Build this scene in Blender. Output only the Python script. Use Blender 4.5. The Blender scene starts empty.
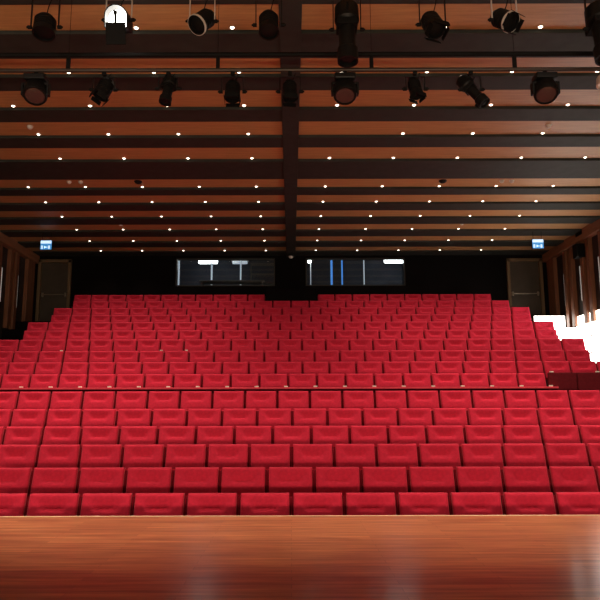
import bpy, bmesh, math, random
from mathutils import Vector, Matrix
random.seed(7)
C = bpy.context.scene
COL = C.collection
PI = math.pi

# ------------------------------------------------------------------ camera
F_PX = 671.0
TILT = math.atan(110 / F_PX)
EYE = 0.95
cam_d = bpy.data.cameras.new('camera')
cam = bpy.data.objects.new('camera', cam_d)
COL.objects.link(cam)
cam_d.sensor_fit = 'HORIZONTAL'
cam_d.sensor_width = 36.0
cam_d.lens = 36.0 * F_PX / 600.0
cam_d.shift_x = 9 / 600.0
cam_d.clip_start = 0.05
cam_d.clip_end = 200
cam.location = (0, 0, EYE)
cam.rotation_euler = (Matrix.Rotation(PI / 2 + TILT, 4, 'X') @ Matrix.Rotation(math.radians(-0.14), 4, 'Z')).to_euler()
C.camera = cam

# ------------------------------------------------------------------ world, house lamps and added fill lights, exposure
world = bpy.data.worlds.new('world')
C.world = world
world.use_nodes = True
world.node_tree.nodes['Background'].inputs[0].default_value = (0.012, 0.010, 0.010, 1)
world.node_tree.nodes['Background'].inputs[1].default_value = 1.0
DOWNLIGHT_W = 112.0
DOWNLIGHT_RGB = (1.0, 0.80, 0.62)
FILL_SPOT_W = 160.0
FILL_AREA_W = 640.0
C.view_settings.view_transform = 'Standard'
C.view_settings.look = 'None'
C.view_settings.gamma = 1.0
C.view_settings.use_curve_mapping = False
C.view_settings.exposure = 0.0
C.cycles.use_denoising = True
C.cycles.max_bounces = 8


def fill_spot(name, loc, target, watts, angle, rgb, size=0.25, blend=0.6):
    d = bpy.data.lights.new(name, 'SPOT')
    d.energy = watts
    d.spot_size = math.radians(angle)
    d.spot_blend = blend
    d.color = rgb
    d.shadow_soft_size = size
    o = bpy.data.objects.new(name, d)
    COL.objects.link(o)
    o.location = loc
    o.rotation_euler = (Vector(target) - Vector(loc)).to_track_quat('-Z', 'Y').to_euler()
    return o


# unseen fill spots added above the stage to brighten the seat fronts
for sx in (-4.2, 4.2):
    fill_spot('seat_fill_spot', (sx, 2.2, 5.4), (sx * 0.9, 13.5, 1.6), FILL_SPOT_W, 75, (1.0, 0.84, 0.70))
# wide unseen area light added low behind the camera to brighten ceiling and seats
hall_fill_d = bpy.data.lights.new('hall_fill_area', 'AREA')
hall_fill_d.shape = 'RECTANGLE'
hall_fill_d.size, hall_fill_d.size_y = 9.0, 0.45
hall_fill_d.energy = FILL_AREA_W
hall_fill_d.color = (1.0, 0.78, 0.55)
flood = bpy.data.objects.new('hall_fill_area', hall_fill_d)
COL.objects.link(flood)
flood.location = (0, -2.6, 0.32)
flood.rotation_euler = (Vector((0, 12, 5.6)) - Vector(flood.location)).to_track_quat('-Z', 'Y').to_euler()


# ------------------------------------------------------------------ materials
def srgb(r, g, b):
    def f(c):
        c /= 255.0
        return c / 12.92 if c <= 0.04045 else ((c + 0.055) / 1.055) ** 2.4
    return (f(r), f(g), f(b), 1)


def mat(name, col, rough=0.6, metal=0.0, noise=0.0, scale=8.0, spec=0.5, emit=None, estr=0.0, sheen=0.0, bump=0.0):
    m = bpy.data.materials.new(name)
    m.use_nodes = True
    nt = m.node_tree
    b = nt.nodes['Principled BSDF']
    b.inputs['Base Color'].default_value = col
    b.inputs['Roughness'].default_value = rough
    b.inputs['Metallic'].default_value = metal
    b.inputs['Specular IOR Level'].default_value = spec
    if sheen:
        b.inputs['Sheen Weight'].default_value = sheen
        b.inputs['Sheen Roughness'].default_value = 0.4
        b.inputs['Sheen Tint'].default_value = (1.0, 0.35, 0.4, 1)
    if emit:
        b.inputs['Emission Color'].default_value = emit
        b.inputs['Emission Strength'].default_value = estr
    if noise or bump:
        tc = nt.nodes.new('ShaderNodeTexCoord')
        nz = nt.nodes.new('ShaderNodeTexNoise')
        nz.inputs['Scale'].default_value = scale
        nz.inputs['Detail'].default_value = 5
        nt.links.new(tc.outputs['Object'], nz.inputs['Vector'])
        if noise:
            rp = nt.nodes.new('ShaderNodeMapRange')
            rp.inputs['From Min'].default_value = 0.3
            rp.inputs['From Max'].default_value = 0.7
            rp.inputs['To Min'].default_value = 1 - noise
            rp.inputs['To Max'].default_value = 1 + noise
            nt.links.new(nz.outputs['Fac'], rp.inputs['Value'])
            mx = nt.nodes.new('ShaderNodeVectorMath')
            mx.operation = 'SCALE'
            mx.inputs[0].default_value = col[:3]
            nt.links.new(rp.outputs['Result'], mx.inputs['Scale'])
            nt.links.new(mx.outputs['Vector'], b.inputs['Base Color'])
        if bump:
            bp = nt.nodes.new('ShaderNodeBump')
            bp.inputs['Strength'].default_value = bump
            bp.inputs['Distance'].default_value = 0.01
            nt.links.new(nz.outputs['Fac'], bp.inputs['Height'])
            nt.links.new(bp.outputs['Normal'], b.inputs['Normal'])
    return m


def wood(name, c1, c2, rough, stretch, board=0.0, coat=0.0, seam=0.6, bump=0.0):
    """wood with its grain along the axis whose stretch is smallest; board = width of the boards across Y"""
    m = bpy.data.materials.new(name)
    m.use_nodes = True
    nt = m.node_tree
    L = nt.links.new
    b = nt.nodes['Principled BSDF']
    b.inputs['Roughness'].default_value = rough
    b.inputs['Coat Weight'].default_value = coat
    b.inputs['Coat Roughness'].default_value = 0.15
    tc = nt.nodes.new('ShaderNodeTexCoord')
    mp = nt.nodes.new('ShaderNodeMapping')
    mp.inputs['Scale'].default_value = stretch
    L(tc.outputs['Object'], mp.inputs['Vector'])
    nz = nt.nodes.new('ShaderNodeTexNoise')
    nz.inputs['Scale'].default_value = 2.2
    nz.inputs['Detail'].default_value = 7
    nz.inputs['Roughness'].default_value = 0.62
    L(mp.outputs['Vector'], nz.inputs['Vector'])
    cr = nt.nodes.new('ShaderNodeValToRGB')
    cr.color_ramp.elements[0].position = 0.34
    cr.color_ramp.elements[0].color = c1
    cr.color_ramp.elements[1].position = 0.66
    cr.color_ramp.elements[1].color = c2
    L(nz.outputs['Fac'], cr.inputs['Fac'])
    out = cr.outputs['Color']
    if board:
        bk = nt.nodes.new('ShaderNodeTexBrick')
        bk.inputs['Scale'].default_value = 1.0
        bk.inputs['Brick Width'].default_value = board * 14
        bk.inputs['Row Height'].default_value = board
        bk.inputs['Mortar Size'].default_value = 0.0016
        bk.inputs['Mortar Smooth'].default_value = 0.2
        bk.inputs['Color1'].default_value = (0.78, 0.78, 0.78, 1)
        bk.inputs['Color2'].default_value = (1.18, 1.14, 1.1, 1)
        bk.inputs['Mortar'].default_value = (seam, seam, seam, 1)
        L(tc.outputs['Object'], bk.inputs['Vector'])
        mul = nt.nodes.new('ShaderNodeMix')
        mul.data_type = 'RGBA'
        mul.blend_type = 'MULTIPLY'
        mul.inputs[0].default_value = 1.0
        L(out, mul.inputs[6])
        L(bk.outputs['Color'], mul.inputs[7])
        out = mul.outputs[2]
    L(out, b.inputs['Base Color'])
    if bump:
        bp = nt.nodes.new('ShaderNodeBump')
        bp.inputs['Strength'].default_value = bump
        bp.inputs['Distance'].default_value = 0.004
        L(nz.outputs['Fac'], bp.inputs['Height'])
        L(bp.outputs['Normal'], b.inputs['Normal'])
    return m


M = {
    'velvet': mat('red_velvet', (0.62, 0.022, 0.058, 1), 0.85, noise=0.10, scale=26, spec=0.15, sheen=0.25, bump=0.12),
    'seat_back': mat('dark_red_shell', (0.17, 0.004, 0.012, 1), 0.8, spec=0.1, noise=0.1, scale=10),
    'seat_metal': mat('black_seat_steel', (0.02, 0.018, 0.018, 1), 0.45, metal=0.6),
    'maroon': mat('maroon_cloth', (0.13, 0.010, 0.016, 1), 0.9, noise=0.12, scale=20, spec=0.1),
    'red_carpet': mat('dark_red_carpet', (0.10, 0.006, 0.012, 1), 0.95, noise=0.3, scale=60, spec=0.05),
    'black_carpet': mat('black_carpet', (0.008, 0.006, 0.006, 1), 0.95, noise=0.3, scale=60, spec=0.05),
    'parapet': mat('red_cloth', (0.80, 0.06, 0.10, 1), 0.8, noise=0.1, scale=20, spec=0.2),
    'plate': mat('pale_plate', (0.85, 0.78, 0.70, 1), 0.35),
    'black': mat('black_cloth', (0.006, 0.005, 0.005, 1), 0.95, spec=0.05),
    'void': mat('black_ceiling', (0.006, 0.005, 0.005, 1), 0.9, spec=0.1),
    'beam': mat('dark_beam', (0.031, 0.034, 0.029, 1), 0.7, noise=0.15, scale=5, spec=0.3),
    'panel': wood('ceiling_wood', (0.46, 0.245, 0.095, 1), (0.60, 0.330, 0.132, 1), 0.5, (0.8, 9, 9)),
    'wallwood': wood('wall_wood', (0.16, 0.060, 0.028, 1), (0.27, 0.105, 0.048, 1), 0.5, (9, 9, 0.8)),
    'cornice': wood('cornice_wood', (0.24, 0.105, 0.052, 1), (0.34, 0.150, 0.075, 1), 0.5, (9, 0.8, 9)),
    'wallback': mat('dark_wall', (0.030, 0.018, 0.013, 1), 0.8, noise=0.2, scale=4),
    'stage': wood('stage_boards', (0.28, 0.125, 0.050, 1), (0.68, 0.335, 0.135, 1), 0.28, (0.7, 9, 9), board=0.085, coat=0.5, seam=0.45, bump=0.22),
    'nosing': mat('stage_edge_strip', (0.72, 0.52, 0.34, 1), 0.4),
    'door': mat('dark_door', (0.055, 0.040, 0.026, 1), 0.5, noise=0.2, scale=3),
    'doorframe': mat('door_frame_paint', (0.15, 0.095, 0.045, 1), 0.45),
    'steel': mat('brushed_steel', (0.42, 0.36, 0.28, 1), 0.35, metal=0.8),
    'fixture': mat('black_fixture', (0.0045, 0.004, 0.004, 1), 0.5, spec=0.25, noise=0.2, scale=12),
    'fixture_dull': mat('black_fixture_dull', (0.004, 0.0035, 0.0035, 1), 0.7, spec=0.15),
    'chrome': mat('worn_steel', (0.75, 0.70, 0.64, 1), 0.35, metal=0.45),
    'pipe': mat('dark_pipe', (0.05, 0.035, 0.028, 1), 0.45, metal=0.5),
    'lens': mat('glass_lens', (0.075, 0.036, 0.032, 1), 0.15, spec=0.6),
    'pale': mat('pale_housing', (0.62, 0.50, 0.42, 1), 0.5, noise=0.15, scale=30),
    'white': mat('white_plastic', (0.72, 0.66, 0.60, 1), 0.4),
    'trimring': mat('lamp_trim', (0.55, 0.40, 0.30, 1), 0.4, metal=0.3),
    'bulb': mat('lamp_glow', (1, 0.9, 0.8, 1), 0.4, emit=(1.0, 0.86, 0.68, 1), estr=6),
    'hot': mat('spotlight_glow', (1, 1, 1, 1), 0.4, emit=(1.0, 0.95, 0.86, 1), estr=14),
    'stepglow': mat('bright_aisle_glow', (0.9, 0.88, 0.84, 1), 0.5, emit=(1.0, 0.93, 0.84, 1), estr=7),  # stands in for the overbright light in the right aisle
    'wallstrip': mat('wall_strip_glow', (0.6, 0.58, 0.55, 1), 0.4, emit=(1.0, 0.92, 0.82, 1), estr=0.22),
    'signwhite': mat('sign_white_glow', (0.8, 0.9, 1, 1), 0.4, emit=(0.66, 0.88, 1.0, 1), estr=0.95),
    'signblue': mat('sign_blue_glow', (0.1, 0.4, 0.8, 1), 0.4, emit=(0.06, 0.28, 0.66, 1), estr=0.7),
    'tubeglow': mat('booth_lamp_glow', (1, 1, 1, 1), 0.4, emit=(1.0, 0.96, 0.88, 1), estr=13),
    'dimglow': mat('booth_dim_glow', (1, 1, 1, 1), 0.4, emit=(0.85, 0.92, 1.0, 1), estr=0.45),
    'blueglow': mat('booth_blue_glow', (0.1, 0.3, 0.9, 1), 0.4, emit=(0.08, 0.28, 0.75, 1), estr=0.8),
    'booth': mat('booth_wall', (0.035, 0.045, 0.070, 1), 0.7, noise=0.2, scale=2),
    'booth_grey': mat('booth_grey', (0.10, 0.095, 0.09, 1), 0.6),
    'frame': mat('window_frame_black', (0.012, 0.011, 0.011, 1), 0.5),
}
g = bpy.data.materials.new('window_glass')
g.use_nodes = True
gt = g.node_tree
gt.nodes.remove(gt.nodes['Principled BSDF'])
gl = gt.nodes.new('ShaderNodeBsdfGlossy')
gl.inputs['Roughness'].default_value = 0.02
tr = gt.nodes.new('ShaderNodeBsdfTransparent')
tr.inputs[0].default_value = (0.86, 0.92, 0.96, 1)
mx = gt.nodes.new('ShaderNodeMixShader')
mx.inputs[0].default_value = 0.03
gt.links.new(tr.outputs[0], mx.inputs[1])
gt.links.new(gl.outputs[0], mx.inputs[2])
gt.links.new(mx.outputs[0], gt.nodes['Material Output'].inputs[0])
M['glass'] = g


# ------------------------------------------------------------------ mesh helpers
class MB:
    def __init__(self):
        self.bm = bmesh.new()

    def box(self, c, s, rot=None, bevel=0.0, seg=2):
        r = bmesh.ops.create_cube(self.bm, size=1.0)
        vs = r['verts']
        bmesh.ops.scale(self.bm, vec=s, verts=vs)
        if bevel:
            es = list({e for v in vs for e in v.link_edges})
            rb = bmesh.ops.bevel(self.bm, geom=es, offset=bevel, segments=seg, affect='EDGES', profile=0.5)
            vs = list({v for f in rb['faces'] for v in f.verts} | {v for v in vs if v.is_valid})
        if rot is not None:
            bmesh.ops.rotate(self.bm, cent=(0, 0, 0), matrix=rot, verts=vs)
        bmesh.ops.translate(self.bm, vec=c, verts=vs)
        return self

    def tube(self, p0, p1, r, n=14, r1=None, cap=True):
        p0, p1 = Vector(p0), Vector(p1)
        d = p1 - p0
        rr = bmesh.ops.create_cone(self.bm, cap_ends=cap, cap_tris=False, segments=n, radius1=r,
                                   radius2=r if r1 is None else r1, depth=d.length)
        q = d.to_track_quat('Z', 'Y').to_matrix()
        bmesh.ops.rotate(self.bm, cent=(0, 0, 0), matrix=q, verts=rr['verts'])
        bmesh.ops.translate(self.bm, vec=(p0 + p1) / 2, verts=rr['verts'])
        return self

    def lathe(self, prof, n=24, base=(0, 0, 0), axis=(0, 0, 1)):
        """prof: (radius, height) pairs along axis"""
        q = Vector(axis).to_track_quat('Z', 'Y').to_matrix()
        b = Vector(base)
        rings = []
        for r, h in prof:
            if r < 1e-6:
                rings.append([self.bm.verts.new(b + q @ Vector((0, 0, h)))])
            else:
                rings.append([self.bm.verts.new(b + q @ Vector((r * math.cos(2 * PI * k / n), r * math.sin(2 * PI * k / n), h))) for k in range(n)])
        for a, c in zip(rings, rings[1:]):
            for k in range(n):
                k2 = (k + 1) % n
                if len(a) == 1 and len(c) == 1:
                    continue
                if len(a) == 1:
                    self.bm.faces.new((a[0], c[k2], c[k]))
                elif len(c) == 1:
                    self.bm.faces.new((a[k], a[k2], c[0]))
                else:
                    self.bm.faces.new((a[k], a[k2], c[k2], c[k]))
        return self

    def prism(self, pts, x0, x1):
        """profile of (y, z) points extruded along X"""
        a = [self.bm.verts.new((x0, y, z)) for y, z in pts]
        b = [self.bm.verts.new((x1, y, z)) for y, z in pts]
        n = len(pts)
        self.bm.faces.new(a)
        self.bm.faces.new(list(reversed(b)))
        for i in range(n):
            j = (i + 1) % n
            self.bm.faces.new((a[i], b[i], b[j], a[j]))
        return self

    def mesh(self, name, m, smooth=False):
        bmesh.ops.recalc_face_normals(self.bm, faces=self.bm.faces)
        me = bpy.data.meshes.new(name)
        self.bm.to_mesh(me)
        self.bm.free()
        me.materials.append(m)
        if smooth:
            me.polygons.foreach_set('use_smooth', [True] * len(me.polygons))
            try:
                me.set_sharp_from_angle(angle=math.radians(40))
            except Exception:
                pass
        return me

    def build(self, name, m, parent=None, loc=(0, 0, 0), smooth=False):
        return link(name, self.mesh(name, m, smooth), parent, loc)


def link(name, me, parent=None, loc=(0, 0, 0)):
    o = bpy.data.objects.new(name, me)
    COL.objects.link(o)
    o.location = loc
    if parent:
        o.parent = parent
    return o


def tag(o, label, cat, group=None, kind=None):
    o['label'] = label
    o['category'] = cat
    if group:
        o['group'] = group
    if kind:
        o['kind'] = kind
    return o


def thing(name, label, cat, loc=(0, 0, 0), rot=(0, 0, 0), group=None):
    o = bpy.data.objects.new(name, None)
    o.empty_display_size = 0.1
    COL.objects.link(o)
    o.location = loc
    o.rotation_euler = rot
    return tag(o, label, cat, group)


def struct(name, mb, m, label, cat, smooth=False):
    return tag(mb.build(name, m, smooth=smooth), label, cat, kind='structure')


ORD = ('zeroth first second third fourth fifth sixth seventh eighth ninth tenth eleventh twelfth thirteenth fourteenth '
       'fifteenth sixteenth seventeenth eighteenth nineteenth twentieth twenty-first twenty-second twenty-third '
       'twenty-fourth twenty-fifth twenty-sixth').split()

# ------------------------------------------------------------------ seat row table: depth, height of backrest top, left end, count
PITCH = 0.55
SEAT_H = 0.92
#        Y      top_z   x of leftmost gap edge, seats
ROWS = []


def ang(py):
    return math.tan(math.atan((300 - py) / F_PX) + TILT)


_tops = [493.5, 467.5, 444.3, 426, 408.5, 391, 373.7, 361.7, 350.5, 339, 330, 321.7, 314.5, 307.5, 300.8, 294.5]
_deep = [7.22, 8.06, 8.93, 9.80, 10.67, 11.50] + [12.95 + 0.883 * i for i in range(10)]
# seats to the left and right of each row's middle that fall inside the hall as seen from the stage
_left = [6, 6.5, 7, 8.5, 9, 9.5, 11, 11.5, 12, 12.5, 12, 12.5, 12, 12.5, 12, 12.5]
_right = [6, 7.5, 8, 8.5, 9, 9.5, 9, 12.5, 12, 12.5, 12, 12.5, 12, 12.5, 12, 11.5]
_mid = [0, -0.01, 0.004, 0.01, 0.016, 0.04, -0.058, -0.041, -0.037, -0.02, -0.02, -0.01, 0, 0.02, 0, 0.01]
for t_, d_, l_, r_, m_ in zip(_tops, _deep, _left, _right, _mid):
    top = EYE + d_ * ang(t_)
    ROWS.append(dict(y=d_, top=top, floor=top - SEAT_H, left=l_, right=r_, mid=m_))

WALL_X = 8.42
BACK_Y = 21.45
STAGE_Y = 6.33
CEIL = lambda y: EYE + 5.155 - (y - 8.43) * 0.0118

# ------------------------------------------------------------------ structure: stage, stepped floor, walls
struct('stage_floor', MB().box((0, (STAGE_Y - 3) / 2, -0.04), (19.6, STAGE_Y + 3, 0.08)), M['stage'],
       'polished reddish wooden stage floor of narrow boards in front of the seats', 'floor')
struct('stage_front', MB().box((0, STAGE_Y - 0.06, -0.50), (19.6, 0.10, 0.84)), M['wallback'],
       'dark vertical front wall below the edge of the stage', 'stage front')
struct('trim_1', MB().box((0, STAGE_Y + 0.012, -0.02), (19.6, 0.03, 0.044), bevel=0.006), M['nosing'],
       'pale narrow edging strip along the front edge of the stage', 'trim')

pts = [(STAGE_Y + 0.03, ROWS[0]['floor'])]
for a, b in zip(ROWS, ROWS[1:]):
    yb = b['y'] - 0.60
    pts += [(yb, a['floor']), (yb, b['floor'])]
pts += [(BACK_Y, ROWS[-1]['floor']), (BACK_Y, -1.2), (STAGE_Y + 0.03, -1.2)]
struct('floor', MB().prism(pts, -7.0, 7.0), M['red_carpet'],
       'stepped dark red carpet floor rising under the rows of seats', 'floor')
for s, sd in ((-1, 'left'), (1, 'right')):
    struct('aisle_floor', MB().prism(pts, *sorted((s * 7.0, s * WALL_X))), M['black_carpet'],
           'black carpeted steps of the aisle along the %s wall' % sd, 'floor')

for side, s in (('left', -1), ('right', 1)):
    struct('wall_' + side, MB().box((s * (WALL_X + 0.1), (BACK_Y - 3) / 2, 2.4), (0.2, BACK_Y + 3, 7.6)), M['wallback'],
           'dark side wall behind the upright wooden boards on the %s' % side, 'wall')
    struct('trim_%d' % (2 if s < 0 else 3),
           MB().box((s * (WALL_X - 0.10), (BACK_Y + 4) / 2, EYE + 4.99), (0.20, BACK_Y - 4, 0.50), bevel=0.01), M['cornice'],
           'brown wooden cornice board along the top of the %s wall' % side, 'cornice')

# back wall built round the two booth windows and the two exit doors
WZ0, WZ1 = 4.93, 5.86
WL, WR = (-3.76, -0.52), (0.48, 3.73)
DZ0, DZ1 = ROWS[-1]['floor'], ROWS[-1]['floor'] + 2.17
DL, DR = (-8.20, -7.18), (7.06, 8.16)
bw = MB()
zt, zb = 6.9, 1.0
def bwall(x0, x1, z0, z1):
    bw.box(((x0 + x1) / 2, BACK_Y + 0.1, (z0 + z1) / 2), (x1 - x0, 0.2, z1 - z0))
for x0, x1 in ((-WALL_X - 0.2, DL[0]), (DL[1], WL[0]), (WL[1], WR[0]), (WR[1], DR[0]), (DR[1], WALL_X + 0.2)):
    bwall(x0, x1, zb, zt)
for x0, x1 in (WL, WR):
    bwall(x0, x1, zb, WZ0)
    bwall(x0, x1, WZ1, zt)
for x0, x1 in (DL, DR):
    bwall(x0, x1, zb, DZ0)
    bwall(x0, x1, DZ1, zt)
struct('wall_back', bw, M['black'], 'black rear wall behind the last row of seats', 'wall')

# ceiling void and its black roof
struct('ceiling', MB().box((0, (BACK_Y - 3) / 2, 7.0), (2 * WALL_X + 0.4, BACK_Y + 3, 0.2)), M['void'],
       'black ceiling void above the wooden panels and beams', 'ceiling')

# ------------------------------------------------------------------ ceiling panels and beams, one pair per lamp row
LAMP_Y = [8.43, 9.62, 10.74, 11.90, 13.09, 14.80, 15.90, 17.10, 18.33, 19.56, 20.76]
PAN_W = [0.62, 0.50, 0.64, 0.64, 0.66, 0.60, 0.62, 0.62, 0.62, 0.60, 0.58]
PAN_LAMP_GAP = 0.07                 # lamps sit this far from the rear edge of each panel
allY = [2.4, 3.6, 4.8, 6.0, 7.2] + LAMP_Y
allW = [0.62] * 5 + PAN_W
SPINE_HALF = 0.15
rows_out = 5
prev_back = None
nb = 0
for i, (ly, pw) in enumerate(zip(allY, allW)):
    back = ly + PAN_LAMP_GAP
    front = back - pw
    z = CEIL(ly)
    rowname = 'over the seats, %s from the stage' % ORD[i - rows_out + 1] if i >= rows_out else 'over the stage, %s forward of the seats' % ORD[rows_out - i]
    for s, sd in ((-1, 'left'), (1, 'right')):
        w = 8.22 - SPINE_HALF
        o = struct('ceiling_panel', MB().box((0, (front + back) / 2, 0.03), (w, back - front, 0.06), bevel=0.004), M['panel'],
                   'orange brown wooden ceiling panel %s, %s of the centre beam' % (rowname, sd), 'ceiling panel')
        o.location = (s * (SPINE_HALF + w / 2), 0, z)
    if prev_back is not None:
        b0, b1 = prev_back + 0.015, front - 0.015
        zz = CEIL((b0 + b1) / 2)
        nb += 1
        for s, sd in ((-1, 'left'), (1, 'right')):
            w = 8.22 - SPINE_HALF
            struct('ceiling_beam', MB().box((s * (SPINE_HALF + w / 2), (b0 + b1) / 2, zz + 0.09), (w, b1 - b0, 0.26), bevel=0.004), M['beam'],
                   'dark cross beam between wooden ceiling panels, %s beam from the camera, %s half' % (ORD[nb], sd), 'ceiling beam')
    prev_back = back
b0, b1 = prev_back + 0.015, BACK_Y
for s, sd in ((-1, 'left'), (1, 'right')):
    w = 8.22 - SPINE_HALF
    struct('ceiling_beam', MB().box((s * (SPINE_HALF + w / 2), (b0 + b1) / 2, CEIL(21) + 0.11), (w, b1 - b0, 0.26), bevel=0.004), M['beam'],
           'dark cross beam along the top of the rear wall, %s half' % sd, 'ceiling beam')
sp = MB().box((0, 0, 0), (2 * SPINE_HALF, BACK_Y - 1.9, 0.34), bevel=0.006)
so = struct('ceiling_beam', sp, M['beam'], 'long dark centre beam running from the stage to the rear wall', 'ceiling beam')
so.location = (0, (BACK_Y + 1.9) / 2, CEIL((BACK_Y + 1.9) / 2) + 0.11)
so.rotation_euler = (-math.atan(0.0118), 0, 0)

# ------------------------------------------------------------------ side walls: upright boards and slim light strips
for s, sd in ((-1, 'left'), (1, 'right')):
    k = 0
    for y in [21.05, 19.95, 19.55, 18.75, 18.35, 17.55, 17.15, 16.35, 15.95, 15.1, 14.7]:
        k += 1
        w = 0.55 if k == 1 else 0.20
        o = struct('wall_board', MB().box((s * (WALL_X - 0.06), y, 3.35 + 1.19), (0.12, w, 2.40), bevel=0.008), M['wallwood'],
                   'upright brown wooden board on the %s wall, %s from the rear wall' % (sd, ORD[k]), 'wall board')
    k = 0
    for y in [21.40, 20.30, 19.15, 17.95]:
        k += 1
        t = thing('wall_light', 'slim vertical strip light on the %s wall, %s from the rear wall' % (sd, ORD[k]), 'wall light',
                  (s * (WALL_X - 0.02), y - 0.08, 4.05), group='strip lights on the side walls')
        MB().box((0, 0, 0.5), (0.03, 0.06, 1.04), bevel=0.006).build('housing', M['steel'], t)
        MB().box((-s * 0.02, 0, 0.5), (0.012, 0.035, 1.0), bevel=0.004).build('diffuser', M['wallstrip'], t)

# small black loudspeaker and vent high on the right wall
t = thing('wall_speaker', 'small black loudspeaker on the right wall below the cornice', 'speaker', (WALL_X - 0.17, 18.75, EYE + 4.28), group=None)
MB().box((0.0, 0, 0.19), (0.24, 0.30, 0.40), bevel=0.015).build('cabinet', M['fixture'], t)
MB().box((0, -0.155, 0.19), (0.20, 0.014, 0.35), bevel=0.004).build('grille', M['fixture_dull'], t)
MB().box((0.135, 0, 0.19), (0.05, 0.08, 0.10)).build('bracket', M['fixture_dull'], t)
t = thing('air_vent', 'black rectangular vent in the wooden cornice of the right wall', 'vent', (WALL_X - 0.205, 18.6, EYE + 4.99))
MB().box((0, 0, 0), (0.008, 0.42, 0.20), bevel=0.002).build('frame', M['fixture'], t)
v = MB()
for q in range(5):
    v.box((-0.006, 0, -0.07 + q * 0.035), (0.008, 0.38, 0.012))
v.build('louvres', M['fixture_dull'], t)

# ------------------------------------------------------------------ red parapet and maroon panels before the upper block
PY = 12.30
pz = EYE + PY * ang(387.3)
px0, px1 = -6.2, 4.84
struct('parapet', MB().box(((px0 + px1) / 2, PY, (pz - 0.03 + ROWS[5]['floor']) / 2), (px1 - px0, 0.08, pz - 0.03 - ROWS[5]['floor'])), M['red_carpet'],
       'low dark red wall along the cross aisle below the upper seats', 'parapet')
struct('trim_4', MB().box(((px0 + px1) / 2, PY, pz - 0.017), (px1 - px0, 0.13, 0.034), bevel=0.006), M['parapet'],
       'thin bright red capping strip on the low wall of the cross aisle', 'trim')
for j in range(19):
    x = -4.90 + 0.534 * j
    o = MB().box((0, 0, 0.012), (0.07, 0.03, 0.024), bevel=0.005).build('number_plate', M['plate'], None, (x, PY - 0.03, pz + 0.001))
    tag(o, 'tiny pale plate on the red capping strip of the cross aisle, %s from the left' % ORD[j + 1], 'plate', 'pale plates on the cross aisle capping')
mz = EYE + 12.42 * ang(373.2)
for j, (x0, x1) in enumerate(((4.73, 5.24), (5.26, 6.0))):
    t = thing('partition_panel', ('dark maroon upholstered partition panel beside the last seat of the seventh row',
                                  'dark maroon upholstered partition panel at the far right by the frame edge')[j], 'partition',
              ((x0 + x1) / 2, 12.42, ROWS[5]['floor']), group='maroon partition panels')
    MB().box((0, 0, (mz - ROWS[5]['floor']) / 2), (x1 - x0, 0.09, mz - ROWS[5]['floor']), bevel=0.015).build('panel', M['maroon'], t)
    MB().box((0.0 if j else -0.20, -0.03, mz - ROWS[5]['floor'] + 0.012), (0.07, 0.03, 0.024), bevel=0.005).build('number_plate', M['plate'], t)

# ------------------------------------------------------------------ seats
def smooth(a, b, x):
    t = min(1, max(0, (x - a) / (b - a)))
    return t * t * (3 - 2 * t)


RECLINE = math.tan(math.radians(17))


def cushion_mesh(name, half_w, height, top_z, y_top, slope, thick, contour, nu, nv, R, m):
    """closed upholstered pad: front face contoured, all edges rounded"""
    bm = bmesh.new()

    def grid(front):
        G = []
        for j in range(nv + 1):
            v = j / nv
            v = 0.5 - 0.5 * math.cos(PI * v) if nv < 12 else v * 0.7 + 0.3 * (0.5 - 0.5 * math.cos(PI * v))
            row = []
            for i in range(nu + 1):
                u = -1 + 2 * i / nu
                u = math.sin(u * PI / 2) * 0.5 + u * 0.5
                ex, ez = (1 - abs(u)) * half_w, min(v, 1 - v) * height
                e = min(ex, ez)
                rd = 0.0 if e >= R else R - math.sqrt(max(0, R * R - (R - e) ** 2))
                z = top_z - v * height
                yb = y_top - v * height * slope
                if front:
                    y = yb - contour(u, v * height) + rd
                else:
                    y = yb + thick - rd
                row.append(bm.verts.new((u * half_w, y, z)))
            G.append(row)
        return G
    A, B = grid(True), grid(False)
    for j in range(nv):
        for i in range(nu):
            bm.faces.new((A[j][i], A[j + 1][i], A[j + 1][i + 1], A[j][i + 1]))
            bm.faces.new((B[j][i], B[j][i + 1], B[j + 1][i + 1], B[j + 1][i]))
    for j in range(nv):
        for i in (0, nu):
            bm.faces.new((A[j][i], A[j + 1][i], B[j + 1][i], B[j][i]))
    for i in range(nu):
        for j in (0, nv):
            bm.faces.new((A[j][i], A[j][i + 1], B[j][i + 1], B[j][i]))
    bmesh.ops.recalc_face_normals(bm, faces=bm.faces)
    me = bpy.data.meshes.new(name)
    bm.to_mesh(me)
    bm.free()
    me.materials.append(m)
    me.polygons.foreach_set('use_smooth', [True] * len(me.polygons))
    me.set_sharp_from_angle(angle=math.radians(55))
    return me


def back_contour(u, d):
    """wedge shaped hollow under the top edge, deepest about 0.15 m down, then a lumbar roll"""
    a = abs(u)
    wide = 0.86 - 0.34 * min(1.0, d / 0.15)
    hollow = -0.040 * smooth(0.015, 0.15, d) * (1 - smooth(0.150, 0.168, d)) * (1 - smooth(wide - 0.16, wide + 0.04, a))
    roll = 0.016 * smooth(0.150, 0.172, d) * (1 - smooth(0.20, 0.42, d)) * (1 - smooth(0.36, 0.66, a))
    return hollow + roll


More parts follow.
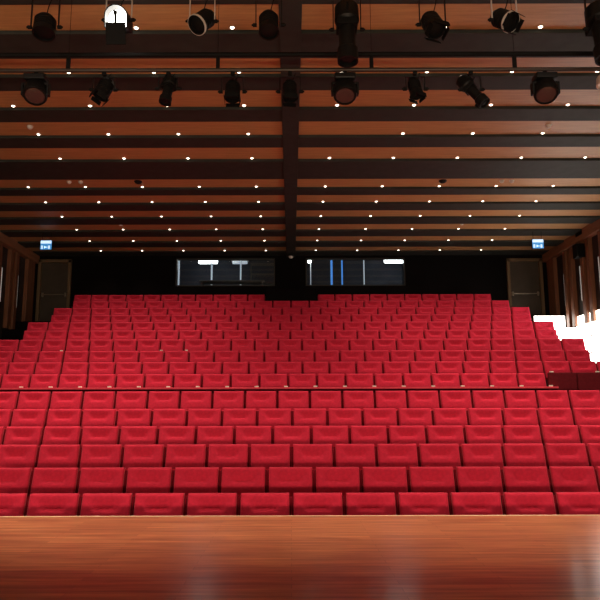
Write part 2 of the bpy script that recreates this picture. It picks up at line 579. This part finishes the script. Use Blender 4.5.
ME_BACK = cushion_mesh('backrest', 0.253, 0.50, SEAT_H, 0.0, RECLINE, 0.085, back_contour, 20, 28, 0.022, M['velvet'])
ME_SEAT = cushion_mesh('seat_cushion', 0.235, 0.40, 0.60, -0.15, 0.10, 0.09, lambda u, d: 0.015 * (1 - u * u), 10, 10, 0.025, M['velvet'])
ME_SEAT.name = 'seat_cushion'
def shell_mesh():
    mb = MB().box((0, 0, 0), (0.546, 0.030, 0.54), rot=Matrix.Rotation(-math.radians(17), 3, 'X'), bevel=0.006)
    bmesh.ops.translate(mb.bm, vec=(0, 0.092 - 0.27 * RECLINE, SEAT_H - 0.295), verts=mb.bm.verts)
    return mb.mesh('back_panel', M['seat_back'])


ME_SHELL = shell_mesh()
ME_ARMS = [MB().box((q * 0.2635, -0.20, 0.555), (0.021, 0.30, 0.04), bevel=0.006).mesh('armrest', M['seat_back'], True) for q in (-1, 1)]
pd = MB()
for q in (-1, 1):
    pd.box((q * 0.2625, -0.14, 0.275), (0.020, 0.16, 0.52), bevel=0.004).box((q * 0.257, -0.14, 0.012), (0.032, 0.26, 0.022), bevel=0.004)
ME_SIDE = pd.box((0, -0.10, 0.30), (0.52, 0.03, 0.04)).mesh('pedestal', M['seat_metal'])
ME_PLATE = MB().box((0.21, 0.03, SEAT_H + 0.010), (0.06, 0.03, 0.022), bevel=0.005).mesh('number_plate', M['plate'])

for ri, R_ in enumerate(ROWS):
    near = ri < 10
    x0 = R_['mid'] - R_['left'] * PITCH
    n = int(round(R_['left'] + R_['right']))
    idx = 0
    for k in range(n):
        x = x0 + (k + 0.5) * PITCH
        if ri == 15 and -0.83 < x < 0.83:
            continue
        idx += 1
        if ri == 15:
            blk, kk = ('left', idx) if x < 0 else ('right', idx - nleft)
            if x < 0:
                nleft = idx
            label = 'red velvet theatre seat in the rear row, %s block, %s from the left' % (blk, ORD[kk])
        else:
            label = 'red velvet theatre seat, %s from the left in the %s row from the stage' % (ORD[idx], ORD[ri + 1])
            if ri == 0:
                label = 'red velvet theatre seat, %s from the left in the front row by the stage' % ORD[idx]
        t = thing('theatre_seat', label, 'seat', (x, R_['y'], R_['floor']), group='red theatre seats')
        link('backrest', ME_BACK, t)
        link('seat_cushion', ME_SEAT, t)
        link('pedestal', ME_SIDE, t)
        link('back_panel', ME_SHELL, t)
        if near:
            for me in ME_ARMS:
                link('armrest', me, t)
        if ri == 8 and idx in (3, 7, 8):
            link('number_plate', ME_PLATE, t)

# ------------------------------------------------------------------ right hand aisle: overbright light put in as glowing panels and risers
GZ = EYE + 19.4 * ang(316.8)
for j, (y0, y1) in enumerate(((18.6, 19.6), (17.6, 18.58), (16.6, 17.58), (15.6, 16.58), (14.6, 15.58))):
    zlo = next(r['floor'] for r in reversed(ROWS) if r['y'] - 0.6 <= y0) + 0.05
    t = thing('glow_wall_panel', 'added glow panel for bright light low on the right wall, %s from the rear' % ORD[j + 1], 'glow panel',
              (WALL_X - 0.004, (y0 + y1) / 2, zlo), group='added glow panels beside the right steps')
    MB().box((0, 0, (GZ - zlo) / 2), (0.05, y1 - y0, GZ - zlo), bevel=0.004).build('frame', M['white'], t)
    MB().box((-0.03, 0, (GZ - zlo) / 2), (0.014, y1 - y0 - 0.02, GZ - zlo - 0.02), bevel=0.003).build('diffuser', M['stepglow'], t)
for ri in range(8, 16):  # risers glow in place of the strong light on them
    a, b = ROWS[ri - 1], ROWS[ri]
    z0, z1 = a['floor'] + 0.005, b['floor'] + (0.13 if ri == 15 else 0.0)
    t = thing('glow_step', 'step riser given a glow for bright light, right aisle level with the %s row' % ORD[ri + 1], 'glow step',
              ((7.40 + 8.34) / 2, b['y'] - 0.64, z0), group='step risers given a glow in the right aisle')
    MB().box((0, 0.018, (z1 - z0) / 2), (0.94, 0.03, z1 - z0), bevel=0.004).build('frame', M['white'], t)
    MB().box((0, 0, (z1 - z0) / 2), (0.93, 0.012, z1 - z0 - 0.01), bevel=0.003).build('diffuser', M['stepglow'], t)

# ------------------------------------------------------------------ exit doors
for n, (x0, x1), sd in ((1, DL, 'left'), (2, DR, 'right')):
    w = x1 - x0
    d = tag(MB().box((0, 0, (DZ1 - DZ0) / 2), (w - 0.10, 0.05, DZ1 - DZ0 - 0.03), bevel=0.004).build('door_%d' % n, M['door'], None, ((x0 + x1) / 2, BACK_Y + 0.06, DZ0 + 0.005)),
            'dark exit door with a push bar at the %s end of the rear wall' % sd, 'door', kind='structure')
    fr = MB()
    hh = DZ1 - DZ0
    fr.box((-w / 2 + 0.02, -0.07, hh / 2), (0.10, 0.12, hh), bevel=0.006).box((w / 2 - 0.02, -0.07, hh / 2), (0.10, 0.12, hh), bevel=0.006)
    fr.box((0, -0.07, hh - 0.04), (w + 0.06, 0.12, 0.10), bevel=0.006)
    fr.build('door_frame', M['doorframe'], d)
    pb = MB().tube((-w / 2 + 0.12, -0.09, 1.02), (w / 2 - 0.12, -0.09, 1.02), 0.020).build('push_bar', M['steel'], d, smooth=True)
    bkt = MB()
    for q in (-1, 1):
        bkt.box((q * (w / 2 - 0.14), -0.055, 1.02), (0.06, 0.06, 0.13), bevel=0.008)
    bkt.build('bar_bracket', M['steel'], d)

# ------------------------------------------------------------------ exit signs hanging near the rear wall
for s, sd, px in ((-1, 'left', 46), (1, 'right', 538.3)):
    ys = 18.5
    zs = EYE + ys * ang(249.3)
    zc_ = ys * math.cos(TILT) + (zs - EYE) * math.sin(TILT)
    x = (px - 291) / F_PX * zc_
    t = thing('exit_sign', 'small blue and white glowing exit sign hanging before the %s exit door' % sd, 'sign', (x, ys, zs), group='glowing exit signs')
    MB().box((0, 0.02, 0.14), (0.33, 0.05, 0.28), bevel=0.006).build('housing', M['fixture'], t)
    fp = MB().box((0, -0.010, 0.14), (0.315, 0.012, 0.265), bevel=0.003).build('sign_face', M['signblue'], t)
    sy = MB()
    sy.box((0, -0.019, 0.222), (0.30, 0.006, 0.080))
    # door shapes and an arrow on the lower half
    for a in (-0.11, 0.09):
        sy.box((a, -0.019, 0.075), (0.045, 0.006, 0.09))
    sy.box((0.0, -0.019, 0.075), (0.09, 0.006, 0.020))
    for q in (-1, 1):
        sy.box((-0.033, -0.019, 0.075 + q * 0.018), (0.045, 0.006, 0.016), rot=Matrix.Rotation(q * math.radians(40), 3, 'Y'))
    sy.build('symbol', M['signwhite'], fp)
    top = CEIL(ys)
    rods = MB()
    for q in (-0.12, 0.12):
        rods.tube((q, 0.02, 0.28), (q, 0.02, top - zs - 0.002), 0.006, 8)
    rods.build('hanging_rod', M['fixture_dull'], t)

# ------------------------------------------------------------------ control booth behind the windows
BY0, BY1 = BACK_Y + 0.2, BACK_Y + 3.4
ym, yl = (BY0 + BY1) / 2, BY1 - BY0
for nm, c_, d_, lb in (('wall_booth_rear', (0, BY1 + 0.05, 5.35), (8.4, 0.1, 2.6), 'dim bluish rear wall of the control booth behind the windows'),
                       ('ceiling_booth', (0, ym, 6.70), (8.4, yl, 0.1), 'dim ceiling of the control booth behind the windows'),
                       ('floor_booth', (0, ym, 4.1), (8.4, yl, 0.1), 'dim floor of the control booth behind the windows'),
                       ('wall_booth_left', (-4.25, ym, 5.4), (0.1, yl, 2.5), 'dim left end wall of the control booth'),
                       ('wall_booth_right', (4.25, ym, 5.4), (0.1, yl, 2.5), 'dim right end wall of the control booth'),
                       ('wall_booth_middle', (0, ym, 5.4), (0.3, yl, 2.49), 'dim dividing wall between the two halves of the control booth')):
    struct(nm, MB().box(c_, d_), M['booth'], lb, 'wall')


def at(px, py, y):
    z = EYE + y * ang(py)
    zc_ = y * math.cos(TILT) + (z - EYE) * math.sin(TILT)
    return (px - 291) / F_PX * zc_, z


for n, (x0, x1), sd in ((1, WL, 'left'), (2, WR, 'right')):
    w, h = x1 - x0, WZ1 - WZ0
    fr = MB()
    fr.box((-w / 2 + 0.015, 0, h / 2), (0.05, 0.16, h)).box((w / 2 - 0.015, 0, h / 2), (0.05, 0.16, h))
    fr.box((0, 0, 0.015), (w, 0.16, 0.05)).box((0, 0, h - 0.015), (w, 0.16, 0.05))
    fo = tag(fr.build('window_%d' % n, M['frame'], None, ((x0 + x1) / 2, BACK_Y + 0.1, WZ0)),
             'wide black framed control booth window in the rear wall, %s of centre' % sd, 'window', kind='structure')
    MB().box((0, 0, h / 2), (w - 0.06, 0.008, h - 0.06)).build('glass_pane', M['glass'], fo)


def booth_lamp(px, py, y, w, h, m, label):
    x, z = at(px, py, y)
    t = thing('ceiling_lamp', label, 'lamp', (x, y, z))
    MB().box((0, 0, h / 2 + 0.02), (w + 0.06, 0.20, 0.05), bevel=0.006).build('housing', M['white'], t)
    MB().box((0, -0.01, -0.0), (w, 0.16, h), bevel=min(h, 0.1) * 0.3).build('diffuser', m, t)
    MB().tube((-w * 0.3, 0, h / 2 + 0.03), (-w * 0.3, 0, 6.57 - z), 0.006, 8).tube((w * 0.3, 0, h / 2 + 0.03), (w * 0.3, 0, 6.57 - z), 0.006, 8).build('hanging_rod', M['fixture_dull'], t)


booth_lamp(208.3, 261, 23.2, 0.66, 0.17, M['tubeglow'], 'bright white lamp hanging behind the left booth window')
booth_lamp(240, 262.5, 23.9, 0.55, 0.10, M['dimglow'], 'dimmer bluish lamp behind the left booth window, right of the bright one')
booth_lamp(394.3, 260.8, 23.2, 0.70, 0.16, M['tubeglow'], 'bright white lamp hanging behind the right booth window')
booth_lamp(309.6, 260.6, 22.6, 0.12, 0.16, M['tubeglow'], 'small square white lamp at the left end of the right booth window')


def strip(px, y, pz0, pz1, w, m, label):
    x, za = at(px, pz1, y)
    _, zb_ = at(px, pz0, y)
    t = thing('light_strip', label, 'light strip', (x, y, 4.15))
    MB().box((0, 0.02, (zb_ - 4.15) / 2), (w + 0.02, 0.03, zb_ - 4.15), bevel=0.004).build('housing', M['booth_grey'], t)
    MB().box((0, -0.005, (za + zb_) / 2 - 4.15), (w, 0.02, zb_ - za), bevel=0.004).build('diffuser', m, t)


strip(211.5, 23.0, 262, 287, 0.06, M['dimglow'], 'pale upright strip below the bright lamp in the left booth window')
strip(240.6, 23.4, 258, 287, 0.05, M['dimglow'], 'pale upright strip in the middle right of the left booth window')
strip(178.5, 22.2, 256, 287, 0.05, M['dimglow'], 'pale upright strip at the left end of the left booth window')
strip(331.8, 23.0, 257, 287, 0.07, M['blueglow'], 'blue upright strip, the left one in the right booth window')
strip(342.3, 23.0, 257, 287, 0.05, M['blueglow'], 'blue upright strip, the right one in the right booth window')
strip(364.3, 22.8, 257, 287, 0.035, M['dimglow'], 'thin pale upright strip in the middle of the right booth window')
strip(310.8, 22.8, 262, 287, 0.02, M['dimglow'], 'thin pale upright strip below the small square lamp')
xa, za = at(233, 281.5, 22.4)
t = thing('control_desk', 'grey control desk inside the left booth window', 'desk', (-2.0, 22.5, 4.15))
MB().box((0, 0, za - 4.15), (2.2, 0.6, 0.04), bevel=0.006).build('desk_top', M['booth_grey'], t)
for q in (-1, 1):
    MB().box((q * 1.02, 0, (za - 4.17) / 2), (0.05, 0.55, za - 4.17)).build('leg', M['booth_grey'], t)
t = thing('equipment_rack', 'grey equipment cabinet at the right end of the left booth window', 'cabinet', (-0.95, 23.4, 4.15))
MB().box((0, 0, 0.95), (0.95, 0.6, 1.9), bevel=0.01).build('body', M['booth_grey'], t)
for q in range(5):
    MB().box((0, -0.31, 0.35 + q * 0.33), (0.85, 0.03, 0.26), bevel=0.006).build('module', M['booth'], t)

# black cabinet standing in the gap of the rear row
t = thing('control_cabinet', 'black cabinet standing in the gap in the middle of the rear row', 'cabinet', (0.01, 20.75, ROWS[-1]['floor']))
MB().box((0, 0, 0.51), (1.56, 0.55, 1.02), bevel=0.012).build('body', M['black'], t)
MB().box((0, 0, 1.035), (1.60, 0.60, 0.03), bevel=0.008).build('top', M['black'], t)
t = thing('dome_camera', 'small pale dome camera under the rear end of the centre beam', 'camera', (0, 21.0, CEIL(21) - 0.09))
MB().lathe([(0.0, 0.0), (0.09, 0.0), (0.09, -0.05), (0.06, -0.06)], 20).build('base', M['fixture'], t, smooth=True)
MB().lathe([(0.075, -0.05), (0.07, -0.08), (0.05, -0.11), (0.0, -0.125)], 20).build('dome', M['white'], t, smooth=True)

# ------------------------------------------------------------------ downlights
ME_RING = MB().lathe([(0.029, 0.0), (0.048, 0.0), (0.048, -0.006), (0.041, -0.011), (0.029, -0.009), (0.029, 0.0)], 20).mesh('trim_ring', M['trimring'], True)
ME_BULB = MB().lathe([(0.029, -0.004), (0.027, -0.012), (0.018, -0.020), (0.0, -0.024)], 18).mesh('lens', M['bulb'], True)
LD = bpy.data.lights.new('downlight_bulb', 'SPOT')
LD.energy = DOWNLIGHT_W
LD.spot_size = math.radians(92)
LD.spot_blend = 1.0
LD.color = DOWNLIGHT_RGB
LD.shadow_soft_size = 0.04
LAMP_PITCH = 1.31


def lamp_data(y):
    # the lamps above the raised rear rows hang much closer to the seats and are dimmed to match
    h = CEIL(y) - (ROWS[0]['top'] if y < ROWS[0]['y'] else min(ROWS, key=lambda r: abs(r['y'] - y))['top'])
    d = LD.copy()
    d.energy = DOWNLIGHT_W * (h / 5.0) ** 1.15
    if y < 7.5:
        d.energy *= 4.6
    if y < 8.6:
        # narrowed cones hold the light to the stage edge, away from the camera
        d.spot_size = math.radians(38 if y < 7.5 else 76)
    dim = d.copy()
    dim.energy *= 0.30
    return d, dim


for i, ly in enumerate([5.9] + LAMP_Y):  # first row is out of view, added to brighten the stage edge
    ld, ld_dim = lamp_data(ly)
    for s, sd in ((-1, 'left'), (1, 'right')):
        for k in range(5):
            if s == 1 and i == 4 and k == 0:
                continue
            x = s * (0.605 + k) * LAMP_PITCH
            t = thing('downlight', 'small ceiling downlight, %s %s of the centre beam in the %s' % (ORD[k + 1], sd, 'added unseen row above the stage' if i < 1 else '%s lamp row' % ORD[i]),
                      'downlight', (x, ly, CEIL(ly)), group='downlights in the wooden ceiling')
            link('trim_ring', ME_RING, t)
            link('lens', ME_BULB, t)
            lo = bpy.data.objects.new('bulb', ld_dim if k == 0 and i > 0 else ld)
            COL.objects.link(lo)
            lo.parent = t
            lo.location = (0, 0, -0.05)

# ceiling sensors and sprinklers
def sensor(px, y, label, m='white', r=0.055):
    zc_ = y * math.cos(TILT) + (CEIL(y) - EYE) * math.sin(TILT)
    t = thing('ceiling_sensor', label, 'sensor', ((px - 291) / F_PX * zc_, y, CEIL(y)), group='sensors on the ceiling panels')
    MB().lathe([(0.0, 0.0), (r, 0.0), (r, -0.02), (r * 0.8, -0.035)], 18).build('base', M[m], t, smooth=True)
    MB().lathe([(r * 0.75, -0.03), (r * 0.7, -0.05), (r * 0.4, -0.062), (0, -0.065)], 18).build('dome', M[m], t, smooth=True)


sensor(30.5, 11.55, 'pale round sensor on the fourth ceiling panel, left half')
sensor(549, 11.55, 'pale round sensor on the fourth ceiling panel, right half')
sensor(81, 14.45, 'pale round sensor on the sixth ceiling panel, left half, nearer the centre')
sensor(69.5, 14.45, 'pale round sensor on the sixth ceiling panel, left half, nearer the wall')
sensor(502, 14.45, 'pale round sensor on the sixth ceiling panel, right half, nearer the centre')
sensor(512, 14.45, 'pale round sensor on the sixth ceiling panel, right half, nearer the wall')
sensor(121, 17.8, 'pale round sensor on the ninth ceiling panel, left half')
sensor(462, 17.8, 'pale round sensor on the ninth ceiling panel, right half')
sensor(138.5, 14.45, 'black round sensor on the sixth ceiling panel, left half', 'fixture', 0.09)
sensor(443, 14.45, 'black round sensor on the sixth ceiling panel, right half', 'fixture', 0.09)

# ------------------------------------------------------------------ lighting bars
BAR_Y = 7.7


def at2(px, py, y=BAR_Y):
    x, z = at(px, py, y)
    return Vector((x, y, z))


zl = at2(300, 70)[2]
zu = at2(300, 54.5)[2]
t = thing('lighting_bar', 'dark ladder shaped lighting bar across the ceiling carrying the rear spotlights', 'lighting bar', (0, BAR_Y, zl))
MB().tube((-7.9, 0, 0), (7.9, 0, 0), 0.026).build('lower_pipe', M['pipe'], t, smooth=True)
MB().tube((-7.9, 0, zu - zl), (7.9, 0, zu - zl), 0.030).build('upper_pipe', M['fixture_dull'], t, smooth=True)
for px in (-82, 69, 218.5, 372, 515, 665):
    x = at2(px, 62)[0]
    MB().box((x, 0, (zu - zl) / 2), (0.045, 0.035, zu - zl)).build('strut', M['fixture_dull'], t)
    MB().tube((x, 0, zu - zl), (x, 0, CEIL(BAR_Y) - zl - 0.045), 0.003, 6).build('wire', M['fixture_dull'], t)
BAR2_Y = 7.2
zf = at2(300, -9, BAR2_Y)[2]
t = thing('lighting_bar', 'front lighting bar above the frame carrying the front spotlights', 'lighting bar', (0, BAR2_Y, zf))
MB().tube((-7.9, 0, 0), (7.9, 0, 0), 0.026).build('lower_pipe', M['pipe'], t, smooth=True)
for x in (-6, -3, 0.35, 3, 6):
    MB().tube((x, 0, 0), (x, 0, CEIL(7.2) - zf - 0.022), 0.006, 6).build('wire', M['fixture_dull'], t)


# ------------------------------------------------------------------ stage spotlights
def clamp(t):
    mb = MB().box((0, 0, -0.053), (0.05, 0.075, 0.046), bevel=0.01).tube((0, 0, -0.06), (0, 0, -0.10), 0.012, 10)
    mb.build('clamp', M['fixture_dull'], t, smooth=True)


def yoke(t, w, drop, m='fixture'):
    mb = MB()
    mb.box((0, 0, -0.095), (w, 0.035, 0.012), bevel=0.003)
    for q in (-1, 1):
        mb.box((q * w / 2, 0, -0.095 - drop / 2), (0.010, 0.035, drop), bevel=0.003)
    y = mb.build('yoke', M[m], t)
    for q in (-1, 1):
        MB().tube((q * (w / 2 - 0.01), 0, -0.095 - drop), (q * (w / 2 + 0.035), 0, -0.095 - drop), 0.022, 12).tube(
            (q * (w / 2 + 0.03), 0, -0.095 - drop), (q * (w / 2 + 0.05), 0, -0.095 - drop), 0.012, 8).build('knob', M['fixture_dull'], y, smooth=True)
    return y


def cable(t, dx, length, bx):
    n = 10
    pts = [Vector((dx + (bx - dx) * (k / n), 0.05 - 0.06 * math.sin(PI * k / n), -0.02 - length * (k / n) - 0.03 * math.sin(PI * k / n))) for k in range(n + 1)]
    mb = MB()
    for a, b in zip(pts, pts[1:]):
        mb.tube(a, b, 0.006, 6)
    mb.build('cable', M['fixture_dull'], t)


def head(t, drop, pitch, yaw):
    """frame of the lamp head: +Z is the direction it shines"""
    h = bpy.data.objects.new('head', None)
    h.empty_display_size = 0.05
    d = Vector((math.sin(yaw) * math.cos(pitch), -math.cos(yaw) * math.cos(pitch), math.sin(pitch)))
    q = d.to_track_quat('Z', 'Y')
    return Matrix.Translation((0, 0, -0.095 - drop)) @ q.to_matrix().to_4x4()


def put(mb, name, m, t, mt, smooth=True):
    bmesh.ops.transform(mb.bm, matrix=mt, verts=mb.bm.verts)
    return mb.build(name, M[m], t, smooth=smooth)


def fresnel(px, bar_y, bar_z, label, drop=0.20, pitch=-0.7, yaw=0.0, r=0.115, ln=0.24, doors=True, lit=False, yoke_mat='fixture', size=1.0, pale_lens=False):
    zc_ = bar_y * math.cos(TILT) + (bar_z - 0.32 - EYE) * math.sin(TILT)
    t = thing('spotlight', label, 'spotlight', ((px - 291) / F_PX * zc_, bar_y, bar_z), group='stage spotlights on the bars')
    t.scale = (size,) * 3
    clamp(t)
    yoke(t, 2 * r + 0.07, drop, yoke_mat)
    mt = head(t, drop, pitch, yaw)
    # ribbed can with stepped rear
    pr = [(0.0, -ln * 0.62), (r * 0.45, -ln * 0.62), (r * 0.72, -ln * 0.55), (r * 0.9, -ln * 0.40)]
    for k in range(4):
        z = -ln * 0.36 + k * ln * 0.12
        pr += [(r, z), (r, z + ln * 0.07), (r * 0.93, z + ln * 0.075), (r * 0.93, z + ln * 0.115)]
    pr += [(r, ln * 0.14), (r * 1.04, ln * 0.36), (r * 1.04, ln * 0.40), (r * 0.90, ln * 0.40), (r * 0.90, ln * 0.30)]
    put(MB().lathe(pr, 28), 'housing', 'fixture', t, mt)
    put(MB().lathe([(r * 0.91, ln * 0.30), (r * 0.6, ln * 0.345), (0, ln * 0.36)], 28), 'lens', 'hot' if lit else ('lens' if pale_lens else 'fixture'), t, mt)
    if yoke_mat == 'chrome':
        put(MB().lathe([(r * 1.05, ln * 0.30), (r * 1.12, ln * 0.30), (r * 1.12, ln * 0.39), (r * 1.05, ln * 0.39), (r * 1.05, ln * 0.30)], 28), 'rim', 'chrome', t, mt)
    if doors:
        for k in range(4):
            a = k * PI / 2
            big = k % 2 == 0
            ww = r * (1.75 if big else 1.3)
            mb = MB().box((0, 0, r * 0.32), (ww, 0.006, r * 0.64))
            flap = Matrix.Rotation(a, 4, 'Z') @ Matrix.Translation((0, r * 1.03, ln * 0.40)) @ Matrix.Rotation(math.radians(8), 4, 'X')
            put(mb, 'barn_door', 'fixture_dull', t, mt @ flap, False)
    cable(t, 0.07, drop * 0.9, 0.0)
    return t


def profile(px, bar_y, bar_z, label, drop=0.18, pitch=-0.8, yaw=0.0, ln=0.52, r=0.085, size=1.0, yoke_mat='fixture'):
    zc_ = bar_y * math.cos(TILT) + (bar_z - 0.32 - EYE) * math.sin(TILT)
    t = thing('spotlight', label, 'spotlight', ((px - 291) / F_PX * zc_, bar_y, bar_z), group='stage spotlights on the bars')
    t.scale = (size,) * 3
    clamp(t)
    yoke(t, 2 * r + 0.08, drop, yoke_mat)
    mt = head(t, drop, pitch, yaw)
    put(MB().lathe([(0, -ln * 0.42), (r * 0.8, -ln * 0.42), (r * 1.15, -ln * 0.36), (r * 1.2, -ln * 0.14), (r * 0.95, -ln * 0.10)], 24), 'lamp_house', 'fixture', t, mt)
    put(MB().box((0, 0, -ln * 0.06), (r * 2.0, r * 2.0, ln * 0.10), bevel=0.008), 'shutter_gate', 'fixture_dull', t, mt, False)
    put(MB().lathe([(r * 0.80, -ln * 0.05), (r * 0.80, ln * 0.30), (r * 1.0, ln * 0.33), (r * 1.0, ln * 0.52), (r * 0.86, ln * 0.52), (r * 0.86, ln * 0.46)], 24), 'lens_tube', 'fixture', t, mt)
    put(MB().lathe([(r * 0.87, ln * 0.46), (r * 0.5, ln * 0.49), (0, ln * 0.50)], 24), 'lens', 'fixture', t, mt)
    put(MB().box((0, r * 1.1, -ln * 0.26), (0.03, 0.03, 0.10), bevel=0.006).box((0, -r * 1.1, ln * 0.42), (0.03, 0.03, 0.05), bevel=0.006), 'handle', 'fixture_dull', t, mt, False)
    cable(t, 0.07, drop * 0.9, 0.0)
    return t


def moving_head(px, bar_y, bar_z, label, pitch=-0.75, yaw=0.0, size=1.0, ln=0.28, r=0.145):
    zc_ = bar_y * math.cos(TILT) + (bar_z - 0.32 - EYE) * math.sin(TILT)
    t = thing('moving_head', label, 'spotlight', ((px - 291) / F_PX * zc_, bar_y, bar_z), group='stage spotlights on the bars')
    t.scale = (size,) * 3
    clamp(t)
    MB().box((0, 0, -0.115), (0.26, 0.20, 0.075), bevel=0.015).build('base', M['fixture'], t)
    ar = MB()
    ar.lathe([(0, -0.15), (0.07, -0.15), (0.07, -0.175), (0, -0.175)], 18)
    ar.box((0, 0, -0.185), (0.30, 0.07, 0.03), bevel=0.008)
    for q in (-1, 1):
        ar.box((q * 0.155, 0, -0.255), (0.028, 0.09, 0.16), bevel=0.01)
    ar.build('arm', M['fixture'], t)
    mt = head(t, 0.175, pitch, yaw)
    pr = [(0, -ln * 0.50), (r * 0.55, -ln * 0.48), (r * 0.85, -ln * 0.36), (r * 0.98, -ln * 0.1), (r, ln * 0.1), (r, ln * 0.32), (r * 0.92, ln * 0.40), (r * 0.80, ln * 0.40), (r * 0.80, ln * 0.34)]
    put(MB().lathe(pr, 30), 'housing', 'fixture', t, mt)
    put(MB().lathe([(r * 0.81, ln * 0.34), (r * 0.5, ln * 0.375), (0, ln * 0.39)], 30), 'lens', 'lens', t, mt)
    cable(t, 0.09, 0.12, 0.03)
    return t


moving_head(36, BAR_Y, zl, 'round faced black moving light at the left end of the rear bar', pitch=-1.05, yaw=0.25)
fresnel(104, BAR_Y, zl, 'black spotlight tilted sideways on the rear bar, second from the left', pitch=-1.15, yaw=-0.9, drop=0.16, r=0.095, ln=0.26)
profile(168.5, BAR_Y, zl, 'slim black spotlight on the rear bar, third from the left', pitch=-1.3, yaw=-0.5, drop=0.15, ln=0.40, r=0.075)
fresnel(233, BAR_Y, zl, 'square fronted black spotlight on the rear bar, fourth from the left', pitch=-1.3, yaw=0.0, drop=0.19, r=0.095, ln=0.24)
fresnel(290.5, BAR_Y, zl, 'black spotlight on the rear bar straight below the centre beam', pitch=-1.35, yaw=0.1, drop=0.19, r=0.09, ln=0.25)
moving_head(345.5, BAR_Y, zl, 'round faced black moving light on the rear bar right of the centre beam', pitch=-1.12, yaw=-0.1)
fresnel(416, BAR_Y, zl, 'narrow black spotlight on the rear bar, third from the right', pitch=-1.3, yaw=0.6, drop=0.16, r=0.08, ln=0.26)
profile(472, BAR_Y, zl, 'long black spotlight slanting down to the right on the rear bar', pitch=-0.95, yaw=1.0, drop=0.17, ln=0.52, r=0.075)
moving_head(546, BAR_Y, zl, 'round faced black moving light at the right end of the rear bar', pitch=-1.05, yaw=-0.2)

fresnel(46, BAR2_Y, zf, 'black spotlight with side knobs at the left end of the front bar', pitch=-1.35, yaw=0.1, drop=0.36, r=0.125, ln=0.26, doors=False)
# the one lit lantern: an arched open housing glowing inside, its dark lower flap hanging in front
zc_ = BAR2_Y * math.cos(TILT) + (zf - 0.32 - EYE) * math.sin(TILT)
t = thing('spotlight', 'brightly lit spotlight with a glowing arched mouth and dark lower flap on the front bar', 'spotlight',
          ((119.5 - 291) / F_PX * zc_, BAR2_Y, zf), group='stage spotlights on the bars')
clamp(t)
yoke(t, 0.30, 0.27, 'chrome')


def arch_pts(r, low, n=18):
    return [(r * math.cos(PI * k / n), r * math.sin(PI * k / n)) for k in range(n + 1)] + [(-r, -low), (r, -low)]


def arch(r0, r1, low, y0, y1):
    mb = MB()
    A, B = arch_pts(r0, low), arch_pts(r1, low)
    rings = [[mb.bm.verts.new((x, y, z)) for x, z in P] for P, y in ((A, y0), (A, y1), (B, y1), (B, y0))]
    n = len(A)
    for q in range(4):
        a, b = rings[q], rings[(q + 1) % 4]
        for k in range(n):
            mb.bm.faces.new((a[k], a[(k + 1) % n], b[(k + 1) % n], b[k]))
    return mb


mt = Matrix.Translation((0, 0, -0.365)) @ Matrix.Rotation(0.25, 4, 'X')
put_ = lambda mb, nm, m: (bmesh.ops.transform(mb.bm, matrix=mt, verts=mb.bm.verts), mb.build(nm, M[m], t))
put_(arch(0.135, 0.122, 0.12, -0.14, 0.12), 'housing', 'fixture')
mb = MB()
pa = [mb.bm.verts.new((x, 0.0, z)) for x, z in arch_pts(0.120, 0.11)]
pb_ = [mb.bm.verts.new((x, 0.02, z)) for x, z in arch_pts(0.120, 0.11)]
mb.bm.faces.new(pa)
mb.bm.faces.new(list(reversed(pb_)))
for k in range(len(pa)):
    mb.bm.faces.new((pa[k], pa[(k + 1) % len(pa)], pb_[(k + 1) % len(pa)], pb_[k]))
put_(mb, 'lens', 'hot')
put_(MB().box((0, -0.15, -0.20), (0.23, 0.02, 0.25), bevel=0.006), 'lower_flap', 'fixture_dull')
put_(MB().tube((0, -0.15, -0.09), (0, -0.15, 0.02), 0.016, 10).tube((0, -0.15, 0.02), (0, -0.15, 0.055), 0.024, 12), 'flap_bolt', 'fixture_dull')
cable(t, 0.07, 0.2, 0.0)
fresnel(203, BAR2_Y, zf, 'black spotlight with a shiny steel rim turned left on the front bar', pitch=-0.8, yaw=-0.8, drop=0.29, r=0.11, ln=0.30, yoke_mat='chrome', doors=False)
fresnel(269.5, BAR2_Y, zf, 'black spotlight on the front bar just left of the centre beam', pitch=-1.25, yaw=0.1, drop=0.34, r=0.115, ln=0.30, doors=False)
profile(347.5, BAR2_Y, zf, 'large long black spotlight hanging lowest on the front bar', pitch=-1.48, yaw=0.0, drop=0.40, ln=0.82, r=0.12)
fresnel(433, BAR2_Y, zf, 'black spotlight turned right on the front bar, right of the large long one', pitch=-1.0, yaw=0.4, drop=0.34, r=0.115, ln=0.30)
fresnel(505, BAR2_Y, zf, 'black spotlight with a bright steel bracket on the front bar', pitch=-0.7, yaw=0.6, drop=0.28, r=0.11, ln=0.30, yoke_mat='chrome')
profile(602, BAR2_Y, zf, 'large black spotlight at the far right end of the front bar', pitch=-1.4, yaw=0.0, drop=0.40, ln=0.80, r=0.14)

# pale flood lamp at the far right end of the rear bar
p = at2(610, 70, BAR_Y)
t = thing('flood_lamp', 'pale flood lamp at the far right edge below the rear bar', 'lamp', (p[0], BAR_Y, zl))
clamp(t)
MB().lathe([(0.05, -0.030), (0.10, -0.045), (0.155, -0.10), (0.165, -0.20), (0.15, -0.205), (0.14, -0.11), (0.05, -0.05)], 28).build('shade', M['pale'], t, smooth=True)
MB().lathe([(0.145, -0.19), (0.08, -0.18), (0, -0.175)], 24).build('diffuser', M['white'], t, smooth=True)
